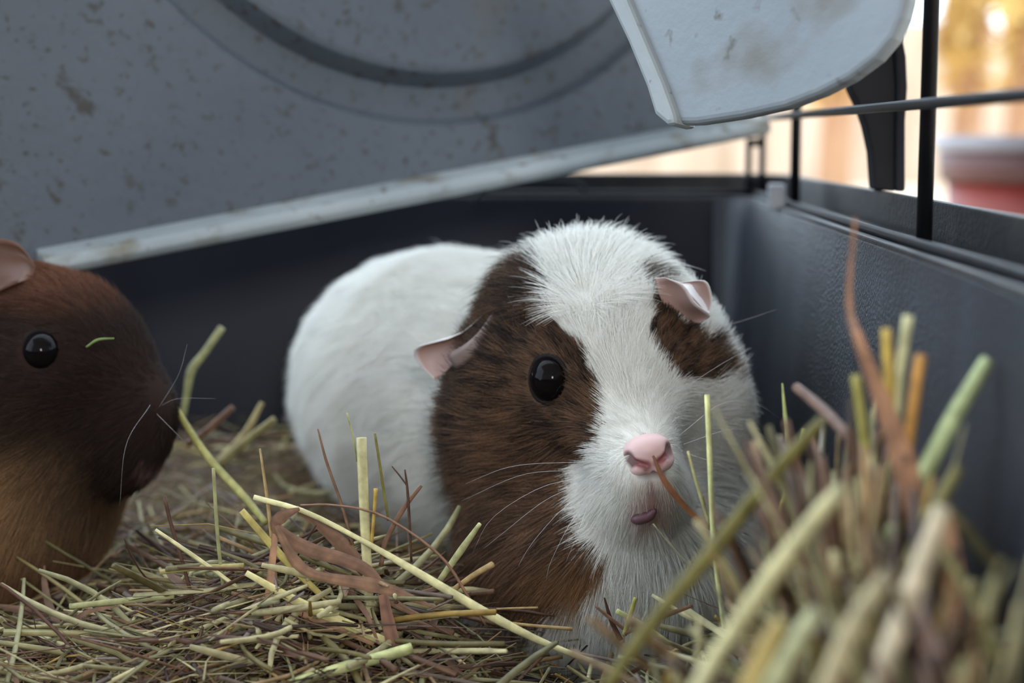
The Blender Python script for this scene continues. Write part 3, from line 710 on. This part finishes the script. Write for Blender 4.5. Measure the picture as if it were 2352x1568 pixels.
for k in range(len(edge)):
    a = edge[k][0]*ny+edge[k][1]; b_ = edge[(k+1) % len(edge)]; b_ = b_[0]*ny+b_[1]; F.append((b_, a, n_+a, n_+b_))
bed = mesh_obj('hay_chaff', np.vstack([V, Vb]), F, bedding_mat, None, True); tag(bed, 'dark crumbled hay chaff under the loose stalks', 'hay', kind='stuff')

PAL = [(srgb(190, 178, 132), 2.0), (srgb(150, 142, 100), 2.2), (srgb(112, 104, 66), 2.2), (srgb(150, 122, 86), 2.2), (srgb(112, 82, 62), 3.2), (srgb(70, 50, 40), 3.0), (srgb(128, 112, 102), 1.4), (srgb(160, 130, 66), 0.8)]
PW = np.array([w for _, w in PAL]); PW /= PW.sum(); PC = np.array([c for c, _ in PAL])
def rand_paths(n, xy, r, Lr=(0.015, 0.07), tilt=0.20, zoff=(-0.012, 0.004), npt=5, az=None, bend=0.10):
    L = np.exp(r.uniform(math.log(Lr[0]), math.log(Lr[1]), n)); a = r.uniform(0, 2*math.pi, n) if az is None else az
    t = r.normal(0, tilt, n); d = np.stack([np.cos(a)*np.cos(t), np.sin(a)*np.cos(t), np.sin(t)], -1)
    sd = np.stack([-np.sin(a), np.cos(a), r.normal(0, 0.5, n)], -1)
    c = np.stack([xy[:, 0], xy[:, 1], H(xy[:, 0], xy[:, 1])+r.uniform(zoff[0], zoff[1], n)], -1)
    s = np.linspace(-0.5, 0.5, npt); b = r.normal(0, bend, n)
    P = c[:, None]+d[:, None]*L[:, None, None]*s[None, :, None]+sd[:, None]*(L*b)[:, None, None]*((s*2)**2-0.5)[None, :, None]
    # follow the heap: lift points which dive under the surface
    h = H(P[..., 0], P[..., 1])+zoff[0]; P[..., 2] += 0.7*np.clip((h-P[..., 2]).max(1), 0, 0.012)[:, None]
    return P
def clear(P, m=0.002):
    q = P.reshape(-1, 3); ok = (f1(q) > m) & (f2(q) > m) & (q[:, 0] < XW-0.010) & (q[:, 1] < YB-0.012) & (q[:, 2] > ZF)
    return ok.reshape(P.shape[:2]).all(1)
def many_stalks(name, P, W, T, C, label, m=5):
    n, k, _ = P.shape
    tan = np.gradient(P, axis=1); tan /= np.linalg.norm(tan, axis=2)[..., None]+1e-12
    up = norm([0.1, -0.7, 0.75])+0.5*rng.normal(size=(n, 1, 3)); s = np.cross(tan, up); s /= np.linalg.norm(s, axis=2)[..., None]; nn = np.cross(s, tan)
    a = 2*math.pi*(np.arange(m)+0.5)/m; tp = np.ones(k); tp[-1] = 0.55
    V = P[:, :, None]+(s*(W[:, None]*tp)[..., None])[:, :, None]*np.cos(a)[None, None, :, None]+(nn*(T[:, None]*tp)[..., None])[:, :, None]*np.sin(a)[None, None, :, None]
    base = (np.arange(n)*k*m)[:, None, None]; i = (np.arange(k-1)*m)[None, :, None]; j = np.arange(m)[None, None]
    q = np.stack([base+i+j, base+i+(j+1) % m, base+i+m+(j+1) % m, base+i+m+j], -1).reshape(-1, 4)
    me = bpy.data.meshes.new(name); Vf = V.reshape(-1, 3)
    caps = np.concatenate([(base[:, 0]+np.arange(m)[::-1]), (base[:, 0]+(k-1)*m+np.arange(m))]).reshape(-1, m)
    me.vertices.add(len(Vf)); me.vertices.foreach_set('co', Vf.astype(np.float32).ravel())
    nl = q.size+caps.size; me.loops.add(nl); me.loops.foreach_set('vertex_index', np.concatenate([q.ravel(), caps.ravel()]).astype(np.int32))
    npoly = len(q)+len(caps); me.polygons.add(npoly)
    st = np.concatenate([np.arange(len(q))*4, q.size+np.arange(len(caps))*m]); me.polygons.foreach_set('loop_start', st.astype(np.int32))
    me.update(calc_edges=True); me.validate()
    ca = me.color_attributes.new('col', 'FLOAT_COLOR', 'POINT'); Cv = np.repeat(np.hstack([C, np.ones((n, 1))]), k*m, axis=0); Cv[:, :3] *= np.repeat(rng.uniform(0.75, 1.15, (n, 1, m)), k, axis=1).reshape(-1, 1)
    ca.data.foreach_set('color', Cv.astype(np.float32).ravel()); me.materials.append(M['hay'])
    o = bpy.data.objects.new(name, me); COL.objects.link(o); return tag(o, label, 'hay', kind='stuff')
def pick_col(n, r): return np.clip(PC[r.choice(len(PC), n, p=PW)]*r.uniform(0.60, 1.0, (n, 1)), 0, 1)
r3 = np.random.default_rng(33)
# loose mass: denser where the camera sees it
n = 14000; u = r3.random(n)
xy = np.where((u < 0.62)[:, None], np.stack([r3.uniform(-0.20, 0.07, n), r3.uniform(0.34, 0.52, n)], -1), np.stack([r3.uniform(-0.45, 0.066, n), r3.uniform(0.10, 0.68, n)], -1))
P = rand_paths(n, xy, r3); ok = clear(P); P = P[ok]; n = len(P); W = np.minimum(np.exp(r3.uniform(math.log(0.00012), math.log(0.0010), n)), 0.022*np.linalg.norm(P[:, -1]-P[:, 0], axis=1))
many_stalks('hay_bedding', P, W, W*r3.uniform(0.25, 0.8, n), pick_col(n, r3), 'loose mass of short hay stalks covering the tray floor')
# steep heap by the right wall, close to the lens
n = 1500; xy = np.stack([0.058+0.022*r3.normal(size=n), 0.27+0.055*r3.normal(size=n)], -1); az = r3.normal(1.2, 0.7, n)
P = rand_paths(n, xy, r3, (0.03, 0.09), 0.5, (-0.03, 0.006), az=az); P = P[clear(P)]; n = len(P); W = np.exp(r3.uniform(math.log(0.0004), math.log(0.0016), n))
many_stalks('hay_heap', P, W, W*r3.uniform(0.25, 0.8, n), pick_col(n, r3), 'steep blurred heap of hay against the right tray wall')

n = 800; b0 = np.stack([r3.normal(0.054, 0.010, n), r3.uniform(0.19, 0.30, n), np.full(n, CZ-0.105)], -1)
dv = np.stack([r3.normal(0.05, 0.26, n), r3.normal(0.05, 0.30, n), np.ones(n)], -1); dv /= np.linalg.norm(dv, axis=1)[:, None]
top = CZ-0.046-1.8*np.abs(b0[:, 0]-0.055)-r3.exponential(0.014, n)-0.25*np.clip(0.28-b0[:, 1], 0, 1); L = np.clip((top-b0[:, 2])/dv[:, 2], 0.015, 0.09); sd = r3.normal(size=(n, 3))
sx = np.linspace(0, 1, 6); P = b0[:, None]+dv[:, None]*(L[:, None]*sx)[..., None]+sd[:, None]*(L[:, None]*0.06*(sx**2)[None])[..., None]
P = P[clear(P)]; n = len(P); W = np.exp(r3.uniform(math.log(0.0004), math.log(0.0015), n))
many_stalks('hay_tuft', P, W, W*r3.uniform(0.2, 0.8, n), np.clip(pick_col(n, r3)*1.35, 0, 1), 'blurred upright tuft of hay close to the lens by the right wall')

# single stalks that can be told apart: (name, label, pixel path with distance, widths in pixels, colour, flat?)
PALE, GRN, OLV, TANC, BRN, DBR, YEL, ORG, MAU = srgb(210, 202, 152), srgb(168, 166, 118), srgb(132, 124, 66), srgb(172, 144, 100), srgb(128, 96, 76), srgb(84, 58, 46), srgb(194, 162, 84), srgb(190, 128, 76), srgb(150, 128, 120)
def random_ring(m): return rng.uniform(0.72, 1.18, m)
def one(name, label, path, w, c, flat=False, n=14, jit=0.0):
    P = np.array([at(*p) for p in path]); Q = smooth_path(P, n)
    Yd = Q[:, 1]; wx = np.interp(np.linspace(0, 1, len(Q)), np.linspace(0, 1, len(np.atleast_1d(w))), np.atleast_1d(w))
    hw = 0.5*wx*Yd/FPX; th = np.full(len(Q), 0.00016) if flat else hw*0.8
    th = np.minimum(th, hw)
    V, F = sweep(Q, hw, th, m=10 if not flat else 8)
    mm_ = 10 if not flat else 8
    cc = np.tile(np.array(c), (len(V), 1))*np.tile(random_ring(mm_), len(Q))[:, None]*np.repeat(1+0.10*np.sin(np.arange(len(Q))*1.7+len(label)), mm_)[:, None]
    cc = np.clip(cc, 0, 1)
    o = mesh_obj(name, V, F, M['hay'], None, not flat, cc)
    return tag(o, label, 'hay stalk' if not flat else 'dry leaf', 'hay stalks picked out of the bedding')
def st(label, path, w, c, **k): return one('hay_stalk', label, path, w, c, **k)
def lf(label, path, w, c, **k): return one('hay_leaf', label, path, w, c, flat=True, **k)
D = 0.402
def pth(d, *pts): return [(x, y, d) if not isinstance(d, (list, tuple)) else (x, y, d[0]+(d[1]-d[0])*i/(len(pts)-1)) for i, (x, y) in enumerate(pts)]
st('thick pale straw stem standing upright before the white flank', pth(.400, (830, 1005), (838, 1200), (850, 1420), (856, 1500)), [25, 24, 23, 20], PALE)
st('thin beige stalk standing upright left of the white flank', pth(.402, (597, 1030), (618, 1180), (640, 1390), (655, 1475)), [5, 9, 9, 6], TANC)
st('thin grey-green stalk standing alone between the two animals', pth(.405, (490, 1075), (500, 1230), (515, 1370)), [8, 9, 8], GRN)
st('dark brown stalk with a pale curled tip leaning near the brown animal', pth(.405, (378, 1140), (392, 1200), (430, 1330), (455, 1440), (465, 1560)), [9, 9, 9, 8], DBR)
st('slender brown seed stalk crossing the white flank', pth(.400, (730, 985), (750, 1060), (785, 1160), (810, 1250)), [4, 7, 7, 8], BRN)
st('very thin green stalk tip before the white shoulder', pth(.41, (797, 948), (812, 1010), (820, 1060)), [4, 5, 4], GRN)
st('thin green stalk right of the thick upright stem', pth(.405, (861, 995), (876, 1090), (892, 1195)), [6, 7, 7], OLV)
st('short yellow stalk with a knob end beside the thick upright stem', pth(.400, (863, 1122), (859, 1180), (853, 1250)), [11, 8, 9], YEL)
st('dark wiry twig rising in front of the brown cheek edge', pth(.400, (930, 1078), (937, 1140), (945, 1290)), [4, 7, 6], DBR)
st('dark wiry side shoot of the twig by the brown cheek', pth(.400, (900, 1070), (918, 1092), (935, 1115)), [3, 4, 4], DBR)
st('brown broken stalk leaning right before the white flank', pth(.402, (968, 1115), (925, 1170), (885, 1245), (875, 1300)), [8, 13, 12, 12], BRN)
st('long thick pale straw sloping down past the chest', pth([.400, .392], (583, 1142), (700, 1175), (830, 1240), (960, 1315), (1130, 1415), (1260, 1480), (1420, 1540)), [14, 13, 12, 20, 24, 16, 10], PALE, n=20)
st('thick olive stalk with a torn end at the left of the mound', pth(.398, (555, 1172), (640, 1270), (720, 1350), (775, 1400)), [16, 20, 16, 10], srgb(176, 160, 92))
st('pale split straw lying across the middle of the mound', pth(.392, (565, 1315), (690, 1385), (800, 1435), (895, 1478)), [14, 24, 26, 24], srgb(226, 214, 152))
lf('brown dry leaf with a sharp fold arching on top of the mound', pth(.396, (688, 1168), (648, 1186), (636, 1212), (700, 1258), (790, 1285), (850, 1315), (900, 1380), (990, 1425)), [8, 34, 26, 40, 34, 30, 24, 6], BRN, n=34)
lf('broad brown leaf strip behind the thick upright stem', pth(.404, (680, 1166), (730, 1200), (790, 1255), (840, 1315)), [14, 28, 40, 30], BRN)
lf('curved brown leaf sweeping right below the folded leaf', pth(.394, (634, 1208), (680, 1290), (735, 1322), (850, 1342), (915, 1362), (1000, 1395)), [14, 30, 22, 38, 28, 4], srgb(140, 106, 84), n=30)
lf('brown leaf strip hanging upright down to the bottom edge', pth([.398, .385], (632, 1225), (616, 1390), (618, 1480), (632, 1590)), [16, 22, 20, 18], srgb(152, 112, 84))
lf('short broad brown leaf hanging in the middle of the mound', pth(.390, (880, 1365), (892, 1430), (910, 1500)), [24, 34, 36], srgb(136, 100, 84))
lf('brown leaf strip lying left of the pale split straw', pth(.392, (655, 1390), (740, 1425), (860, 1475)), [18, 26, 20], srgb(150, 116, 88))
st('thick green straw at the bottom edge left of centre', pth([.372, .380], (640, 1580), (780, 1535), (870, 1510), (946, 1488)), [26, 28, 28, 28], srgb(188, 192, 134))
st('light olive straw lying level left of the mound', pth(.405, (368, 1313), (450, 1304), (560, 1298)), [13, 14, 12], srgb(176, 162, 104))
st('grey-green straw lying level near the brown animal', pth(.405, (160, 1392), (280, 1380), (400, 1370)), [14, 16, 10], GRN)
st('thin pale straw sloping down left of the mound', pth(.402, (357, 1216), (450, 1280), (555, 1355)), [8, 11, 9], PALE)
st('pale green frayed stalk pointing up at the brown jowl', pth([.400, .410], (1102, 1203), (1060, 1262), (1008, 1335)), [10, 18, 14], srgb(206, 206, 150))
st('tan hollow stalk end lying below the brown jowl', pth([.398, .405], (1132, 1295), (1080, 1326), (1000, 1385)), [15, 14, 12], TANC)
st('thin brown arching stalk before the brown cheek', pth(.398, (690, 1160), (770, 1160), (880, 1185), (1010, 1275), (1075, 1370), (1115, 1435)), [5, 5, 6, 7, 8, 6], BRN, n=20)
st('thin tan straw pointing right under the white chest', pth(.398, (1315, 1444), (1220, 1436), (1130, 1426)), [9, 8, 7], TANC)
st('hair-thin straw above the tan one under the white chest', pth(.400, (1236, 1395), (1190, 1396), (1140, 1398)), [5, 5, 5], TANC)
st('upright short green straw standing before the white chest', pth(.395, (1460, 1372), (1448, 1412), (1434, 1458)), [10, 13, 12], srgb(170, 166, 92))
st('pale straw lying behind the upright green one', pth(.402, (1416, 1402), (1470, 1432), (1535, 1475)), [12, 14, 12], srgb(206, 206, 140))
st('thin brown stalk left of the upright green straw', pth(.396, (1368, 1392), (1400, 1418), (1436, 1446)), [6, 9, 8], BRN)
lf('small dark brown leaf crossing behind the green straw', pth(.397, (1388, 1372), (1404, 1425), (1426, 1470)), [4, 12, 14], DBR)
lf('dark brown leaf sloping up right of the green straw', pth([.395, .385], (1430, 1458), (1500, 1425), (1590, 1390)), [8, 14, 10], BRN)
lf('brown blade touching the pink nose', pth([.3915, .385], (1500, 1046), (1530, 1110), (1590, 1180), (1640, 1218), (1700, 1262)), [6, 17, 14, 12, 8], srgb(128, 78, 44))
st('tall pale straw upright in front of the right cheek', pth([.385, .375], (1624, 906), (1630, 1050), (1640, 1250), (1662, 1440)), [13, 13, 13, 10], srgb(212, 212, 148))
st('short thin straw leaning left of the tall pale one', pth(.386, (1580, 1036), (1600, 1110), (1630, 1205)), [6, 8, 8], srgb(200, 196, 140))
st('short olive straw between the two leaning straws', pth(.387, (1612, 1140), (1620, 1175), (1632, 1215)), [8, 10, 9], OLV)
st('hair-thin straw below the mouth', pth(.388, (1500, 1203), (1550, 1262), (1600, 1316)), [3, 4, 4], srgb(170, 168, 140))
lf('tall green blade with a pointed tip between face and wall', pth([.375, .365], (1797, 880), (1806, 980), (1820, 1080), (1832, 1240), (1842, 1440)), [4, 12, 22, 28, 24], srgb(180, 186, 118))
st('olive straw crossing behind the tall green blade', pth(.372, (1846, 984), (1820, 1070), (1788, 1190), (1730, 1420)), [9, 11, 10, 10], srgb(160, 154, 72))
st('long blurred olive straw slanting across the right foreground', pth([.285, .255], (1888, 965), (1780, 1085), (1640, 1260), (1490, 1440), (1390, 1580)), [26, 36, 40, 36, 30], srgb(112, 104, 50), n=18)  # straw colour darkened to stand for the shadow on it
st('pale green straw pointing up right against the dark wall', pth([.285, .27], (2268, 828), (2190, 960), (2100, 1130), (2040, 1240)), [34, 42, 42, 36], srgb(190, 200, 146))
st('thick pale straw slanting across the blurred heap', pth([.25, .225], (1930, 1120), (1870, 1195), (1760, 1340), (1640, 1520), (1590, 1600)), [30, 44, 48, 46, 40], srgb(180, 172, 128))
lf('tall orange-brown leaf rising highest above the heap', pth([.30, .265], (1964, 500), (1950, 690), (1975, 785), (2030, 930), (2080, 1070), (2115, 1220)), [8, 14, 26, 46, 60, 58], srgb(146, 104, 76), n=20)
st('yellow straw upright in the heap beside the orange leaf', pth(.285, (2035, 755), (2042, 880), (2052, 1010), (2060, 1120)), [22, 24, 24, 22], srgb(198, 168, 84))
st('pale straw upright in the heap beside the yellow one', pth(.285, (2086, 725), (2068, 850), (2060, 980), (2058, 1110)), [24, 24, 24, 22], srgb(200, 196, 150))
st('orange-brown straw with a cut end at the top of the heap', pth(.28, (2115, 815), (2094, 960), (2075, 1090), (2060, 1180)), [26, 28, 28, 24], srgb(190, 138, 70))
st('yellow-green straw at the left shoulder of the heap', pth(.285, (1965, 862), (1985, 1000), (2000, 1140)), [22, 24, 22], srgb(178, 168, 92))
st('thin whitish straw upright at the left of the heap', pth(.33, (1894, 957), (1886, 1050), (1872, 1180)), [12, 12, 10], srgb(206, 200, 180))
st('thin tan straw upright beside the whitish one', pth(.32, (1927, 992), (1922, 1100), (1918, 1220)), [8, 8, 8], TANC)
st('dark tan stalk leaning left out of the heap near the wall', pth([.34, .29], (1828, 888), (1900, 950), (1990, 1050), (2040, 1120)), [22, 28, 28, 24], srgb(120, 92, 78))
st('olive stalk stub leaning right at the edge of the heap', pth(.26, (2202, 1072), (2160, 1150), (2110, 1250)), [28, 32, 32], srgb(140, 132, 80))
st('dark olive stalk drooping right in front of the wall', pth(.26, (2170, 1160), (2230, 1230), (2296, 1310)), [26, 30, 32], srgb(112, 104, 74))
st('thick beige straw rising through the middle of the heap', pth([.235, .215], (2165, 1170), (2110, 1320), (2060, 1450), (2010, 1600)), [46, 54, 56, 56], srgb(184, 168, 140))
st('thick pale straw left of the beige one at the bottom', pth([.22, .205], (2040, 1320), (1960, 1440), (1890, 1600)), [44, 52, 54], srgb(170, 156, 118))
st('thick pale green straw with a cut end low in the heap', pth([.225, .21], (1872, 1410), (1820, 1490), (1760, 1600)), [46, 52, 54], srgb(160, 158, 116))
st('yellow straw low at the left of the heap', pth([.22, .21], (1790, 1430), (1750, 1510), (1710, 1600)), [40, 48, 50], srgb(160, 138, 78))
lf('broad orange leaf upright at the right of the heap', pth([.25, .22], (2170, 1180), (2190, 1320), (2196, 1450), (2180, 1600)), [40, 52, 60, 56], srgb(158, 112, 74))
lf('mauve-brown leaf at the bottom of the heap', pth([.23, .21], (2090, 1380), (2130, 1480), (2150, 1600)), [46, 70, 70], srgb(124, 96, 80))
st('pale frayed straw tip at the lower right of the heap', pth([.235, .215], (2275, 1440), (2220, 1520), (2180, 1600)), [22, 36, 40], srgb(184, 178, 132))
st('olive stalk low at the right edge of the heap', pth([.24, .22], (2150, 1240), (2240, 1390), (2290, 1520)), [20, 26, 24], srgb(130, 120, 66))
st('long olive straw slanting down from the brown animal nose', pth([.47, .43], (386, 908), (470, 1040), (560, 1140), (610, 1200)), [14, 20, 20, 16], srgb(150, 144, 84))
st('bent green-grey straw standing against the dark back wall', pth(.53, (510, 752), (470, 810), (440, 850), (430, 900), (420, 960)), [18, 18, 22, 17, 14], srgb(150, 152, 108))
st('blurred straw pointing up right beside the white rump', pth(.53, (632, 962), (570, 1010), (500, 1070)), [18, 20, 20], srgb(146, 138, 96))
st('blurred straw forking up beside the white rump', pth(.54, (602, 925), (560, 1000), (500, 1060)), [12, 20, 18], srgb(158, 146, 104))
st('blurred brown straw behind the brown animal chin', pth(.53, (535, 935), (480, 985), (430, 1020)), [16, 18, 18], srgb(112, 84, 68))
st('tiny green blade stuck on the brown animal muzzle', pth(.436, (198, 797), (225, 780), (262, 777)), [5, 7, 4], srgb(110, 130, 70))

# further single stalks lying on top, by look and place
r4 = np.random.default_rng(44)
ZONES = [('below the brown animal', (-0.155, -0.085), (0.375, 0.43), 60), ('before the white flank', (-0.085, -0.02), (0.372, 0.42), 70),
         ('under the white chest', (-0.02, 0.03), (0.365, 0.392), 40), ('right of the white chest', (0.03, 0.062), (0.35, 0.43), 40)]
KINDS = [('pale straw stem', srgb(200, 190, 146), False), ('green-grey straw stem', srgb(158, 152, 114), False), ('olive hay stalk', srgb(124, 112, 70), False), ('brown dry hay leaf', BRN, True), ('thin dark hay stalk', DBR, False)]
for zn, xr, yr, cnt in ZONES:
    made = 0
    while made < cnt:
        xy = np.array([[r4.uniform(*xr), r4.uniform(*yr)]]); P = rand_paths(1, xy, r4, (0.018, 0.060), 0.28, (0.000, 0.006), npt=7)
        if not clear(P, 0.004)[0]: continue
        kn, c, flat = KINDS[r4.integers(len(KINDS))]; w = r4.uniform(0.0005, 0.0011)*(1.5 if flat else 1)*(0.5 if 'thin' in kn else 1)
        tp = np.array([0.8, 1, 1, 1, 1, 0.9, 0.6]) if not flat else np.array([0.3, 0.8, 1, 1, 0.9, 0.7, 0.2])
        V, F = sweep(P[0], w*tp, 0.00014*tp if flat else w*0.75*tp, m=6, up=r4.normal(size=3) if flat else None)
        o = mesh_obj('hay_leaf' if flat else 'hay_stalk', V, F, M['hay'], None, not flat, np.clip(np.tile(np.array(c)*r4.uniform(0.62, 1.0), (len(V), 1))*np.tile(random_ring(6), len(P[0]))[:, None], 0, 1))
        dv = P[0][-1]-P[0][0]; ln = np.linalg.norm(dv); dv = dv/ln
        how = ('long ' if ln > 0.042 else 'short ' if ln < 0.026 else '')
        way = 'sticking up' if abs(dv[2]) > 0.42 else 'lying level' if abs(dv[0]) > 0.85 else 'pointing forwards' if abs(dv[1]) > 0.75 else 'slanting right' if dv[0]*dv[1] > 0 else 'slanting left'
        lb = how+kn+' '+way+' '+zn
        tag(o, lb, 'dry leaf' if flat else 'hay stalk', lb); made += 1

# ------------------------------------------------------------------ garden behind the wires
YELM = noise_mat('yellow_foliage', srgb(186, 146, 84), srgb(224, 192, 122), 9, 0.8)
BARK = noise_mat('pale_bark', srgb(160, 118, 88), srgb(196, 160, 130), 12, 0.9, stretch=(1, 1, 0.2))
FENCE = noise_mat('weathered_boards', srgb(168, 144, 120), srgb(206, 184, 164), 2.2, 0.9, stretch=(4, 4, 0.5))
def leaf_mass(c, rad, n, size, r):
    d = r.normal(size=(n, 3)); d /= np.linalg.norm(d, axis=1)[:, None]; p = np.array(c)+d*np.array(rad)*(r.random((n, 1))**0.4)
    V = []; F = []
    for k in range(n):
        u = norm(r.normal(size=3)); w = norm(np.cross(u, r.normal(size=3))); s = size*r.uniform(0.6, 1.3); nn = np.cross(u, w)*s*0.08
        i = len(V); V += [p[k]-u*s, p[k]+w*s*0.45+nn, p[k]+u*s, p[k]-w*s*0.45-nn]; F.append((i, i+1, i+2, i+3))
    return V, F
r5 = np.random.default_rng(5)
def sapling(px, Y, hgt, rx, label):
    b0 = at(px, 300, Y); base = (float(b0[0]), float(Y), 0.0)
    s = empty('sapling', base, label, 'tree', 'yellow saplings behind the cage')
    V, F = sweep([base, (base[0]+0.02, Y, hgt*0.5), (base[0], Y, hgt)], [0.05, 0.04, 0.015], m=8); mesh_obj('trunk', V, F, BARK, s, True)
    V, F = leaf_mass((base[0], Y, hgt*0.62), (rx, rx, hgt*0.45), 900, 0.07, r5); o = mesh_obj('foliage', V, F, YELM, s)
    return s
sapling(2215, 4.6, 1.3, 0.05, 'slim yellow autumn sapling left of the other, behind the wires')
sapling(2345, 4.2, 1.4, 0.06, 'yellow autumn sapling at the right edge above the plant pot')
sapling(1915, 4.4, 1.2, 0.06, 'yellow autumn sapling seen behind the black latch')
fence = empty('board_fence', (1.2, 6.0, 0.0), 'pale brown board fence far behind the cage', 'fence')
for k in range(46):
    x = -1.2+0.16*k; V, F = box((x, 6.0, 0.0), (x+0.157, 6.03, 0.60+0.05*math.sin(k*2.1))); o = mesh_obj('board', V, F, FENCE, fence)
# plant pot
POTM = noise_mat('terracotta_red_glaze', srgb(112, 36, 28), srgb(132, 50, 38), 20, 0.5)
RIMM = noise_mat('grey_glaze_rim', srgb(104, 102, 112), srgb(128, 128, 138), 20, 0.3)
pc = at(2420, 400, 1.10); pc = np.array([pc[0], pc[1], 0.0]); ptop = at(2420, 312, 1.10)[2]
pot = empty('plant_pot', tuple(map(float, pc)), 'red terracotta plant pot with a grey glazed rim outside the wires', 'plant pot')
rr = (2420-2152)/FPX*1.10
V, F = lathe([(0.0, 0.0), (rr*0.72, 0.0), (rr*0.88, ptop-0.026), (rr*0.84, ptop-0.026), (rr*0.68, 0.008), (0.0, 0.008)], pc); o = mesh_obj('pot_body', V, F, POTM, pot, True)
V, F = lathe([(rr*0.86, ptop-0.012), (rr*0.96, ptop-0.010), (rr, ptop-0.007), (rr, ptop), (rr*0.90, ptop), (rr*0.86, ptop-0.012)], pc); o = mesh_obj('pot_rim', V, F, RIMM, pot, True)
SOIL = noise_mat('potting_soil', srgb(60, 44, 34), srgb(90, 66, 50), 60, 0.95)
V, F = lathe([(0.0, ptop-0.018), (rr*0.87, ptop-0.020), (rr*0.87, ptop-0.03), (0.0, ptop-0.03)], pc); mesh_obj('soil', V, F, SOIL, pot)
BANDM = noise_mat('dark_red_glaze', srgb(66, 36, 36), srgb(84, 46, 44), 20, 0.5)
V, F = lathe([(rr*0.86, ptop-0.030), (rr*0.93, ptop-0.030), (rr*0.95, ptop-0.009), (rr*0.86, ptop-0.009), (rr*0.86, ptop-0.030)], pc); mesh_obj('pot_band', V, F, BANDM, pot, True)
